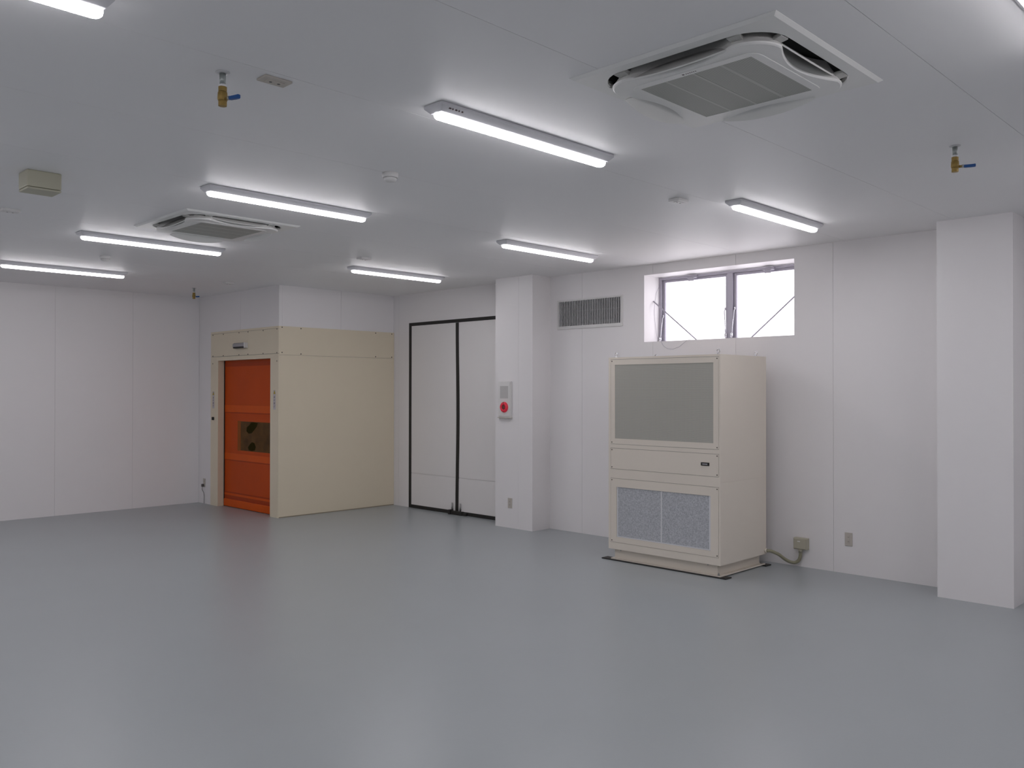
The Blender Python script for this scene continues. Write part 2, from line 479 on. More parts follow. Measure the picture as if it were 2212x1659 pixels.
# ---------------------------------------------------------------- double door
d = empty('door_1', (XA, 8.59, 0), 'white flush double door edged with black rubber seals', 'door', kind='structure')
gx0, gx1 = XA - 0.008, XA + 0.004
for (y0, y1) in ((8.618, 9.557), (DY0 + 0.05, 8.562)):
    lf = box('door_leaf', 'whitedoor', d, XA - 0.002, XA + 0.004, y0, y1, 0.492, 2.560)
    box('kick_panel', 'whitedoor', d, XA - 0.002, XA + 0.004, y0, y1, 0.046, 0.4865)
box('side_seal', 'black', d, gx0, gx1, 9.557, 9.609, 0.0, 2.605, 0.002)
box('side_seal', 'black', d, gx0, gx1, DY0, DY0 + 0.05, 0.0, 2.605, 0.002)
box('head_seal', 'black', d, gx0, gx1, DY0 + 0.05, 9.557, 2.560, 2.605, 0.002)
box('threshold_seal', 'black', d, gx0 - 0.004, gx1, DY0 + 0.05, 9.557, 0.0, 0.046, 0.003)
mb = MB()
cs = []
for k in range(13):
    z = 0.05 + (2.556 - 0.05) * k / 12
    bow = -0.020 * math.sin(PI * (z / 2.6)) ** 2
    cs.append([(gx0 - 0.002, 8.563 + bow, z), (gx0 - 0.002, 8.617 + bow, z), (gx1, 8.617 + bow, z), (gx1, 8.563 + bow, z)])
mb.rings(cs)
mb.build('meeting_seal', 'black', d)
mb = MB()
mb.box(XA - 0.060, XA - 0.012, 8.44, 8.66, 0.0, 0.050)
mb.box(XA - 0.050, XA - 0.012, 8.37, 8.44, 0.0, 0.040)
mb.box(XA - 0.075, XA - 0.012, 8.655, 8.695, 0.0, 0.062)
mb.build('floor_stop', 'black', d, 0.004)
for py in (8.675, 8.515):
    mb = MB()
    mb.cyl((XA - 0.016, py, 0.045), (XA - 0.016, py, 0.150), 0.011, 10)
    mb.box(XA - 0.012, XA - 0.002, py - 0.012, py + 0.012, 0.06, 0.075)
    mb.build('drop_bolt', 'zinc', d)

# ---------------------------------------------------------------- ventilation grille
g = empty('ventilation_grille', (XA, 6.32, GZ0), 'wide wall grille of thin vertical slats left of the window', 'grille')
mb = MB()
for c_ in cells(5.838, 6.806, 2.374, 2.718, [(GY0, GY1, GZ0, GZ1)]): mb.box(XA - 0.012, XA + 0.001, *c_)
mb.build('grille_frame', 'grilleframe', g)
n = 37
pitch = (GY1 - GY0) / n
slat0 = None
for i in range(n):
    y = GY0 + pitch * (i + 0.5)
    if slat0 is None:
        slat0 = box('slat', 'slat', g, XA - 0.008, XA + 0.001, y - 0.0042, y + 0.0042, GZ0 + 0.001, GZ1 - 0.001)
        ybase = y
    else:
        c_ = slat0.copy(); COL.objects.link(c_); c_.parent = g; c_.location = (0, y - ybase, 0)
for z in (2.58, 2.425):
    box('cross_bar', 'ductbar', g, XA + 0.04, XA + 0.048, GY0 + 0.002, GY0 + 0.66, z, z + 0.008)
box('damper', 'ductbar', g, XA + 0.10, XA + 0.12, 6.10, 6.40, GZ0 + 0.005, GZ0 + 0.06)

# ---------------------------------------------------------------- shutter enclosure
b = empty('shutter_enclosure', (6.77, 10.9, 0), 'cream steel enclosure with an orange vinyl roll-up shutter', 'shutter')
CL = 11.82
e = 0.0016
box('top_trim', 'cream', b, XC, XC + 0.011, YD, CL, 2.456, 2.484)
box('header_panel', 'cream', b, XC, XC + 0.011, YD, CL, 2.129 + e, 2.453)
box('lintel', 'cream', b, XC, XC + 0.011, OY0, OY1, OZ, 2.126)
pl = box('post', 'cream', b, XC, XC + 0.011, OY1, CL, 0.0, 2.126)
pr = box('post', 'cream', b, XC, XC + 0.011, YD, OY0, 0.0, 2.126)
box('joint_backing', 'creamdark', b, XC + 0.008, XC + 0.0118, YD + 0.005, CL - 0.002, 2.11, 2.47)
box('jamb_lining', 'cream', b, XC + 0.011, XC + 0.19, OY1, OY1 + 0.012, 0, OZ + 0.012)
box('jamb_lining', 'cream', b, XC + 0.011, XC + 0.19, OY0 - 0.012, OY0, 0, OZ + 0.012)
box('head_lining', 'cream', b, XC + 0.011, XC + 0.088, OY0, OY1, OZ, OZ + 0.012)
box('side_header_panel', 'cream', b, XC + 0.0114, XA - 0.002, YD, YD + 0.011, 2.1125, 2.484)
box('side_panel', 'cream', b, XC + 0.0114, XA - 0.002, YD, YD + 0.011, 0.012, 2.110)
box('floor_joint', 'joint', b, XC + 0.0114, XA - 0.002, YD + 0.002, YD + 0.011, 0.0, 0.012)
cx = XC + 0.10
# curtain
def strip(parent, name, m, z0, z1, x=cx, th=0.003):
    return box(name, m, parent, x, x + th, OY0 + 0.002, OY1 - 0.012, z0, z1)
box('guide_rail', 'black', b, cx - 0.012, cx + 0.03, OY1 - 0.011, OY1 - 0.001, 0.0, OZ, 0.002)
box('guide_rail', 'black', b, cx - 0.012, cx + 0.03, OY0 + 0.0, OY0 + 0.002, 0.0, OZ)
PW0, PW1, PZ0, PZ1 = 10.25, 11.140, 0.812, 1.218
sh = empty('curtain', (cx - 6.77, 10.88 - 10.9, 0)); sh.parent = b
strip(sh, 'vinyl_sheet', 'orange', 1.338, 2.075)
mb = MB()
for c_ in cells(OY0 + 0.002, OY1 - 0.012, 0.668, 1.330, [(OY0, PW1, PZ0, PZ1)]): mb.box(cx, cx + 0.003, *c_)
mb.build('vinyl_sheet', 'orange', sh)
strip(sh, 'vinyl_sheet', 'orange', 0.215, 0.660)
strip(sh, 'seam_line', 'orangedark', 1.326, 1.342, cx - 0.003, 0.004)
strip(sh, 'seam_line', 'orangedark', 0.656, 0.672, cx - 0.003, 0.004)
strip(sh, 'pipe_pocket', 'orangeband', 1.342, 1.440, cx - 0.002, 0.003)
strip(sh, 'pipe_pocket', 'orangeband', 0.672, 0.760, cx - 0.002, 0.003)
strip(sh, 'pipe_pocket', 'orangedark', 1.985, 2.040, cx - 0.003, 0.003)
strip(sh, 'seam_line', 'orangedark', 0.195, 0.215, cx - 0.003, 0.004)
strip(sh, 'seam_line', 'orangeband', 0.165, 0.195, cx - 0.003, 0.004)
strip(sh, 'seam_line', 'orangedark', 0.110, 0.165, cx - 0.003, 0.004)
mb = MB()
mb.box(cx - 0.018, cx + 0.02, OY0 + 0.003, OY1 - 0.012, 0.004, 0.110)
mb.build('weight_pocket', 'orangeband', sh, 0.012, 3)
box('window_edge', 'paneedge', sh, cx - 0.001, cx + 0.0035, PW1 - 0.01, PW1 + 0.075, PZ0 - 0.005, PZ1 + 0.005)
box('vision_pane', 'pane', sh, cx, cx + 0.002, OY0 + 0.002, PW1 - 0.01, PZ0, PZ1)
# two dark blotches that show on the clear pane
for pts_ in ([(10.78, 1.215), (10.66, 1.205), (10.69, 1.155), (10.76, 1.105), (10.83, 1.060), (10.91, 1.055), (10.97, 1.085), (10.96, 1.140), (10.88, 1.175), (10.84, 1.210)],
             [(10.75, 0.930), (10.71, 0.880), (10.74, 0.830), (10.82, 0.818), (10.90, 0.826), (10.93, 0.862), (10.88, 0.905), (10.82, 0.940)]):
    cyy = sum(p[0] for p in pts_) / len(pts_); czz = sum(p[1] for p in pts_) / len(pts_)
    mb = MB()
    mb.rings([[(cx - 0.0002, *p) for p in pts_], [(cx - 0.0010, cyy + (p[0] - cyy) * 0.96, czz + (p[1] - czz) * 0.96) for p in pts_]])
    mb.build('dark_blotch', 'blotch', sh)
# sensor above the opening
s_ = empty('motion_sensor', (XC - 6.77, 10.925 - 10.9, 2.26)); s_.parent = b
mb = MB()
R = []
for yy in (10.775, 11.085):
    R.append([(XC, yy, 2.298), (XC - 0.030, yy, 2.300), (XC - 0.050, yy, 2.288), (XC - 0.052, yy, 2.247), (XC, yy, 2.247)])
mb.rings(R)
mb.build('sensor_body', 'alu', s_, 0.002)
box('sensor_lens', 'black', s_, XC - 0.047, XC, 10.777, 11.083, 2.226, 2.247, 0.004)
box('sensor_end_cap', 'white_plastic', s_, XC - 0.053, XC, 10.750, 10.775, 2.226, 2.300, 0.004)
# printed warning strips on the posts
def sticker(parent, yc, z0, z1):
    s = empty('warning_sticker', Vector((XC - 0.0006, yc, z0)) - Vector(b.location)); s.parent = b
    box('sticker_sheet', 'sticker', s, XC - 0.0006, XC + 0.0002, yc - 0.032, yc + 0.032, z0, z1 - 0.005)
    zt = z1
    mb = MB(); x = XC - 0.0012
    mb.quad([(x, yc - 0.028, zt - 0.055), (x, yc + 0.028, zt - 0.055), (x, yc, zt)])
    mb.build('triangle_mark', 'yellow', s)
    mb = MB()
    z = zt - 0.075
    hh = (z - z0 - 0.02) / 4
    for k in range(4):
        zc = z - hh * (k + 0.5)
        mb.box(x, x + 0.0004, yc - 0.020, yc + 0.016, zc + hh * 0.22, zc + hh * 0.30)
        mb.box(x, x + 0.0004, yc - 0.004 + 0.006 * (k % 2), yc + 0.006, zc - hh * 0.32, zc + hh * 0.22)
        mb.box(x, x + 0.0004, yc - 0.018 + 0.01 * (k % 2), yc + 0.02, zc - hh * 0.18, zc - hh * 0.10)
    mb.build('lettering', 'print', s)
sticker(b, 10.056, 1.40, 1.657)
sticker(b, 11.741, 1.39, 1.637)
box('push_button', 'black', b, XC - 0.018, XC + 0.001, 11.715, 11.762, 1.222, 1.268, 0.005)
# screws
for (y, z) in [(10.0, 2.445), (10.35, 2.442), (10.75, 2.442), (11.0, 2.442), (11.45, 2.441), (11.76, 2.44),
               (10.0, 2.139), (10.35, 2.139), (10.75, 2.139), (11.0, 2.139), (11.45, 2.139), (11.76, 2.139), (10.0, 2.03), (11.76, 2.03)]:
    MB().prof((XC, y, z), (-1, 0, 0), [(-0.001, 0.009), (0.003, 0.007), (0.004, 0.002)], 8).build('screw', 'darkscrew', b)
for (x, z) in [(5.885, 2.468), (6.165, 2.464), (7.375, 2.464), (7.66, 2.464), (5.885, 2.142), (6.165, 2.13), (7.375, 2.13), (7.66, 2.13)]:
    MB().prof((x, YD, z), (0, -1, 0), [(-0.001, 0.009), (0.003, 0.007), (0.004, 0.002)], 8).build('screw', 'darkscrew', b)

# ---------------------------------------------------------------- clean-air cabinet
UX0, UX1, UY0, UY1, UZ0, UZ1 = 6.680, 7.495, 4.000, 5.237, 0.115, 1.974
u = empty('air_cleaning_unit', (7.09, 4.62, 0), 'tall ivory air cleaning cabinet below the window', 'air cleaner')
body = MB()
body.box(UX0 + 0.008, UX1, UY0, UY1, UZ0, 0.842)
body.box(UX0 + 0.008, UX1, UY0, UY1, 0.845, UZ1)
body.box(UX0 + 0.009, UX1 - 0.001, UY0 + 0.002, UY1 - 0.002, 0.842, 0.845)
body.build('cabinet_body', 'unit', u)
P1 = (4.017, 5.212, 1.133, 1.955); P2 = (4.017, 5.212, 0.892, 1.095); P3 = (4.017, 5.212, 0.182, 0.803)
mb = MB()
gp = 0.0025
for c_ in cells(UY0, UY1, UZ0, UZ1, [P1, P2, P3]): mb.box(UX0, UX0 + 0.008, *c_)
mb.build('front_frame', 'unit', u)
box('gap_backing', 'unitgap', u, UX0 + 0.0070, UX0 + 0.0082, UY0 + 0.01, UY1 - 0.01, UZ0 + 0.05, UZ1 - 0.012)
def inset(p, gx=gp): return (p[0] + gx, p[1] - gx, p[2] + gx, p[3] - gx)
SC = (4.071, 5.160, 1.188, 1.901)
up = empty('upper_panel', (UX0 - 7.09, 0, 1.133)); up.parent = u
mb = MB()
for c_ in cells(*inset(P1), [SC]): mb.box(UX0 - 0.001, UX0 + 0.0068, *c_)
mb.build('panel_frame', 'unit', up)
box('outlet_screen', 'screen', up, UX0 + 0.002, UX0 + 0.0066, *SC)
mp = box('control_panel', 'unit', u, UX0 - 0.001, UX0 + 0.0068, *inset(P2))
hb = box('recessed_pull', 'black', mp, UX0 - 0.007, UX0 + 0.001, 4.110, 4.196, 0.985, 1.014, 0.003)
FO = (4.099, 5.140, 0.236, 0.720)
lp = empty('lower_panel', (UX0 - 7.09, 0, 0.182)); lp.parent = u
mb = MB()
for c_ in cells(*inset(P3), [FO]): mb.box(UX0 - 0.001, UX0 + 0.0068, *c_)
mb.build('panel_frame', 'unit', lp)
box('filter_pad', 'filter', lp, UX0 + 0.0045, UX0 + 0.0066, 4.628, 5.125, 0.246, 0.718)
box('filter_pad', 'filter', lp, UX0 + 0.0045, UX0 + 0.0066, 4.116, 4.615, 0.246, 0.718)
box('filter_divider', 'railwhite', lp, UX0 + 0.001, UX0 + 0.0066, 4.615, 4.628, 0.246, 0.718)
box('filter_rail', 'railwhite', lp, UX0 + 0.002, UX0 + 0.0066, 4.101, 5.138, 0.237, 0.246)
box('filter_rail', 'railwhite', lp, UX0 + 0.002, UX0 + 0.0066, 5.125, 5.138, 0.246, 0.719)
box('filter_rail', 'railwhite', lp, UX0 + 0.002, UX0 + 0.0066, 4.101, 4.116, 0.246, 0.719)
box('pull_label', 'chrome', mp, UX0 - 0.0085, UX0 - 0.006, 4.126, 4.180, 0.995, 1.004)
for p in (P1, P2, P3):
    for y in (p[0] + 0.016, p[1] - 0.016):
        for z in (p[2] + 0.018, p[3] - 0.018):
            MB().prof((UX0 - 0.001, y, z), (-1, 0, 0), [(-0.001, 0.006), (0.002, 0.0055), (0.003, 0.001)], 8).build('screw', 'darkscrew', u)
# plinth of bent angle
plx0, ply0 = UX0 + 0.06, UY0 + 0.075
mb = MB()
mb.box(UX0 + 0.055, UX1 - 0.02, UY0 + 0.060, UY1 - 0.035, 0.020, UZ0)
mb.box(UX0 + 0.030, UX1 + 0.02, UY0 + 0.020, UY1 - 0.005, 0.010, 0.020)
mb.build('plinth', 'unit', u)
for (x, y, z) in [(UX0 + 0.045, UY0 + 0.045, 0.020), (UX1 - 0.01, UY0 + 0.045, 0.020)]:
    MB().prof((x, y, z), (0, 0, 1), [(0, 0.012), (0.008, 0.012), (0.009, 0.006), (0.022, 0.006)], 6, False).build('anchor_bolt', 'zinc', u)
for y in (UY0 + 0.15, UY1 - 0.12):
    MB().prof((UX0 + 0.038, y, UZ0), (0, 0, -1), [(0, 0.011), (0.008, 0.011), (0.009, 0.005), (0.018, 0.005)], 6, False).build('anchor_bolt', 'zinc', u)
# lifting eyes
def eye(x, y):
    mb = MB()
    mb.prof((x, y, UZ1), (0, 0, 1), [(0, 0.013), (0.006, 0.013), (0.008, 0.007), (0.014, 0.007)], 10)
    mb.tube([(x + 0.006 * math.cos(a), y + 0.017 * math.cos(a), UZ1 + 0.030 + 0.018 * math.sin(a)) for a in [2 * PI * k / 16 - PI / 2 for k in range(17)]], 0.0048, 8)
    mb.build('lifting_eye', 'chrome', u)
eye(UX0 + 0.05, UY1 - 0.055); eye(UX0 + 0.05, UY0 + 0.05); eye(UX1 - 0.10, UY0 + 0.05); eye(UX1 - 0.10, UY1 - 0.055)
mb = MB()
mb.cyl((7.475, UY0, 0.150), (7.475, UY0 - 0.018, 0.150), 0.020, 12)
mb.build('cable_gland', 'unit', u)
rm = box('rubber_mat', 'black', None, 6.692, 6.792, 3.955, 5.335, 0.0, 0.010, 0.002)
tag(rm, 'long black rubber strip under the front edge of the ivory cabinet', 'mat', 'rubber strips under the cabinet')
rm = box('rubber_mat', 'black', None, 7.465, 7.565, 3.985, 5.335, 0.0, 0.010, 0.002)
tag(rm, 'black rubber strip end under the rear of the ivory cabinet', 'mat', 'rubber strips under the cabinet')

# ---------------------------------------------------------------- power box and conduit
pb = empty('isolator_box', (XA, 3.74, 0.165), 'olive beige wall box fed by a flexible conduit', 'switch box')
box('box_body', 'olive', pb, XA - 0.055, XA, 3.672, 3.806, 0.168, 0.275, 0.006)
box('box_cover', 'olive', pb, XA - 0.062, XA - 0.055, 3.680, 3.798, 0.176, 0.267, 0.003)
box('name_tag', 'white_plastic', pb, XA - 0.064, XA - 0.061, 3.735, 3.762, 0.240, 0.249)
MB().prof((XA - 0.032, 3.745, 0.168), (0, 0, -1), [(0, 0.022), (0.012, 0.022), (0.014, 0.019), (0.032, 0.019)], 12).build('conduit_nut', 'olive', pb)
ctrl = [(7.475, 3.985, 0.150), (7.50, 3.95, 0.145), (7.56, 3.905, 0.112), (7.61, 3.872, 0.068), (7.645, 3.838, 0.042), (7.664, 3.795, 0.038), (7.672, 3.762, 0.062), (7.673, 3.748, 0.10), (7.673, 3.745, 0.134)]
pts = []
for i in range(len(ctrl) - 1):
    p0 = Vector(ctrl[max(i - 1, 0)]); p1 = Vector(ctrl[i]); p2 = Vector(ctrl[i + 1]); p3 = Vector(ctrl[min(i + 2, len(ctrl) - 1)])
    for k in range(6):
        t = k / 6
        pts.append(0.5 * ((2 * p1) + (p2 - p0) * t + (2 * p0 - 5 * p1 + 4 * p2 - p3) * t * t + (3 * p1 - p0 - 3 * p2 + p3) * t ** 3))
pts.append(Vector(ctrl[-1]))
cd = MB().tube(pts, 0.0155, 12).build('flexible_conduit', 'conduit')
tag(cd, 'sagging olive flexible conduit between cabinet and wall box', 'conduit')

# ---------------------------------------------------------------- wall outlets
def outlet(loc, axis, label):
    """plate on a wall facing -x (axis 'x')"""
    x, y, z = loc
    o = empty('wall_outlet', (x, y, z), label, 'outlet', 'wall outlets')
    box('cover_plate', 'plate', o, x - 0.007, x, y - 0.035, y + 0.035, z - 0.060, z + 0.060, 0.003)
    box('socket_insert', 'plate', o, x - 0.010, x - 0.006, y - 0.012, y + 0.012, z - 0.038, z + 0.038, 0.002)
    for dz in (0.02, -0.02):
        mb = MB()
        mb.box(x - 0.0105, x - 0.0095, y - 0.006, y - 0.004, z + dz - 0.006, z + dz + 0.006)
        mb.box(x - 0.0105, x - 0.0095, y + 0.004, y + 0.006, z + dz - 0.006, z + dz + 0.006)
        mb.build('socket_slot', 'slot', o)
    return o
outlet((XA, 3.300, 0.311), 'x', 'beige outlet plate on the wall right of the isolator box')
outlet((7.3946, 7.292, 0.299), 'x', 'beige outlet plate low on the pillar under the red alarm')
wo = outlet((XC + 0.012, 12.03, 0.304), 'x', 'outlet with a dark plug in the corner left of the shutter')
pg = empty('power_plug', (XC, 12.035, 0.262), 'dark plug and thin cord hanging from the corner outlet', 'plug')
box('plug_body', 'slot', pg, XC - 0.030, XC + 0.002, 12.022, 12.050, 0.245, 0.285, 0.004)
MB().tube([(XC - 0.02, 12.036, 0.246), (XC - 0.022, 12.037, 0.205), (XC - 0.004, 12.02, 0.16), (XC - 0.002, 12.012, 0.10), (XC - 0.004, 12.012, 0.004)], 0.0035, 6).build('cord', 'slot', pg)

# ---------------------------------------------------------------- fire alarm box
PX = 7.3946
al = empty('fire_alarm_panel', (PX, 7.366, 1.325), 'white alarm panel with glowing red lamp ring on the pillar', 'alarm')
mb = MB()
mb.box(PX - 0.022, PX, 7.260, 7.474, 1.327, 1.762)
mb.build('housing', 'alarm', al, 0.004)
box('front_plate', 'alarm', al, PX - 0.028, PX - 0.022, 7.270, 7.464, 1.342, 1.750, 0.002)
box('bottom_lip', 'plate', al, PX - 0.034, PX, 7.254, 7.478, 1.318, 1.327, 0.001)
box('sounder_mesh', 'speaker', al, PX - 0.030, PX - 0.0275, 7.303, 7.438, 1.556, 1.706)
rc = (PX - 0.028, 7.366, 1.451)
MB().prof(rc, (-1, 0, 0), [(-0.001, 0.064), (0.010, 0.064), (0.022, 0.054), (0.024, 0.036), (0.012, 0.030)], 32).build('lamp_ring', 'red', al)
bt_ = MB().prof(rc, (-1, 0, 0), [(0.0, 0.030), (0.014, 0.030), (0.017, 0.024)], 24).build('call_button', 'redbtn', al)
for dz in (0.052, -0.052):
    box('ring_notch', 'redbtn', al, PX - 0.052, PX - 0.040, 7.361, 7.371, 1.451 + dz - 0.010, 1.451 + dz + 0.010)

# ---------------------------------------------------------------- ceiling lamps
def make_lamp():
    L, hw = 0.657, 0.066
    r = empty('ceiling_light', (0, 0, H))
    mb = MB()
    mb.rings([[(-L, -hw, H - 0.001), (L, -hw, H - 0.001), (L, hw, H - 0.001), (-L, hw, H - 0.001)],
              [(-L, -hw, H - 0.016), (L, -hw, H - 0.016), (L, hw, H - 0.016), (-L, hw, H - 0.016)],
              [(-L + 0.020, -0.040, H - 0.040), (L - 0.020, -0.040, H - 0.040), (L - 0.020, 0.040, H - 0.040), (-L + 0.020, 0.040, H - 0.040)]])
    mb.build('housing', 'lampbase', r, 0.002)
    mb = MB()
    R = []
    Ld = 0.640
    for (z, k) in ((H - 0.041, 1.0), (H - 0.047, 1.0), (H - 0.057, 0.92), (H - 0.064, 0.70), (H - 0.068, 0.30)):
        ring = []
        rad = 0.034 * k
        end = Ld - 0.034
        for s in range(9):
            a = -PI / 2 + PI * s / 8
            ring.append((end + rad * math.cos(a), rad * math.sin(a), z))
        for s in range(9):
            a = PI / 2 + PI * s / 8
            ring.append((-end + rad * math.cos(a), rad * math.sin(a), z))
        R.append(ring)
    mb.rings(R, smooth=True)
    mb.build('diffuser', 'diffuser', r)
    return r
lampspec = [
    (3.310, 3.137, 'lit strip light nearest the large air conditioner, in the middle row'),
    (3.312, 5.478, 'lit strip light just in front of the small far air conditioner'),
    (3.330, 7.853, 'lit strip light just behind the small far air conditioner'),
    (3.352, 10.250, 'lit strip light farthest left, in front of the far wall'),
    (6.143, 3.182, 'lit strip light nearest the window, in the right row'),
    (6.158, 5.542, 'lit strip light above the wall grille, left of the window'),
    (6.172, 7.908, 'lit strip light nearest the black-edged double door'),
    (0.505, 3.138, 'lit strip light cut off by the top left picture edge'),
    (3.310, 0.779, 'lit strip light cut off at the top right picture corner'),
    (6.143, 0.850, 'lit strip light of the right row, outside the picture'),
    (0.490, 5.450, 'second lit strip light of the left row, outside the picture'),
    (0.490, 7.820, 'third lit strip light of the left row, outside the picture'),
    (0.490, 10.200, 'last lit strip light of the left row, outside the picture'),
    (0.490, 0.780, 'lit strip light above the camera, outside the picture'),
    (3.310, -1.550, 'lit strip light of the middle row, behind the camera'),
    (6.143, -1.500, 'lit strip light of the right row, behind the camera'),
    (0.490, -1.550, 'lit strip light of the left row, behind the camera'),
    (-2.350, 0.780, 'first added lit strip light of the outermost left row, outside the picture'),  # this unseen outermost row is added to bring more light to the far walls
    (-2.350, 3.110, 'second added lit strip light of the outermost left row, outside the picture'),
    (-2.350, 5.450, 'third added lit strip light of the outermost left row, outside the picture'),
    (-2.350, 7.820, 'fourth added lit strip light of the outermost left row, outside the picture'),
    (-2.350, 10.200, 'last added lit strip light of the outermost left row, outside the picture'),
]
lamp0 = make_lamp()
for i, (x, y, lab) in enumerate(lampspec):
    o = lamp0 if i == 0 else copy_tree(lamp0)
    o.location = (x, y, H)
    tag(o, lab, 'ceiling light', 'strip lights on the ceiling')
# printed mark on the housing of the middle lamp nearest the camera
mb = MB()
for k, wd in enumerate((0.012, 0.006, 0.010, 0.006, 0.008)):
    x = 2.705 + 0.020 * k
    mb.box(x, x + wd, 3.137 - 0.062, 3.137 - 0.0565, H - 0.0285, H - 0.0215)
mb.build('maker_mark', 'print', lamp0)

# ---------------------------------------------------------------- ceiling cassettes
def rsq(half, r, nc=10, ns=1):
    """rounded square outline, counter-clockwise"""
    pts = []
    for q in range(4):
        a0 = q * PI / 2
        cx_, cy_ = (half - r) * (1 if q in (0, 3) else -1), (half - r) * (1 if q in (0, 1) else -1)
        for k in range(nc + 1):
            a = a0 + PI / 2 * k / nc
            pts.append((cx_ + r * math.cos(a), cy_ + r * math.sin(a)))
    return pts

def rsq_at(ang, half, r):
    """rounded-square boundary point along direction ang"""
    dx, dy = math.cos(ang), math.sin(ang)
    lo, hi = 0.0, half * 1.5
    for _ in range(40):
        m_ = (lo + hi) / 2
        x, y = abs(dx * m_), abs(dy * m_)
        ex, ey = max(x - (half - r), 0), max(y - (half - r), 0)
        ins = (ex * ex + ey * ey <= r * r) if (ex > 0 and ey > 0) else (x <= half and y <= half)
        if ins: lo = m_
        else: hi = m_
    return (dx * lo, dy * lo)

def inner_outline(half, r, notch, nw):
    pts = []
    for q in range(4):
        a0 = q * PI / 2
        c, s = math.cos(a0), math.sin(a0)
        lim = half - r
        loc = []
        for k in range(25):
            t = -lim + 2 * lim * k / 24
            dd = notch * 0.5 * (1 + math.cos(PI * min(abs(t) / nw, 1))) ** 0.75 if abs(t) < nw else 0
            dd = notch * (max(0.0, 1 - (abs(t) / nw) ** 2)) if abs(t) < nw else 0
            loc.append((half - dd, t))
        for k in range(1, 10):
            a = PI / 2 * k / 10
            loc.append((half - r + r * math.cos(a), half - r + r * math.sin(a)))
        for (x, y) in loc: pts.append((x * c - y * s, x * s + y * c))
    return pts

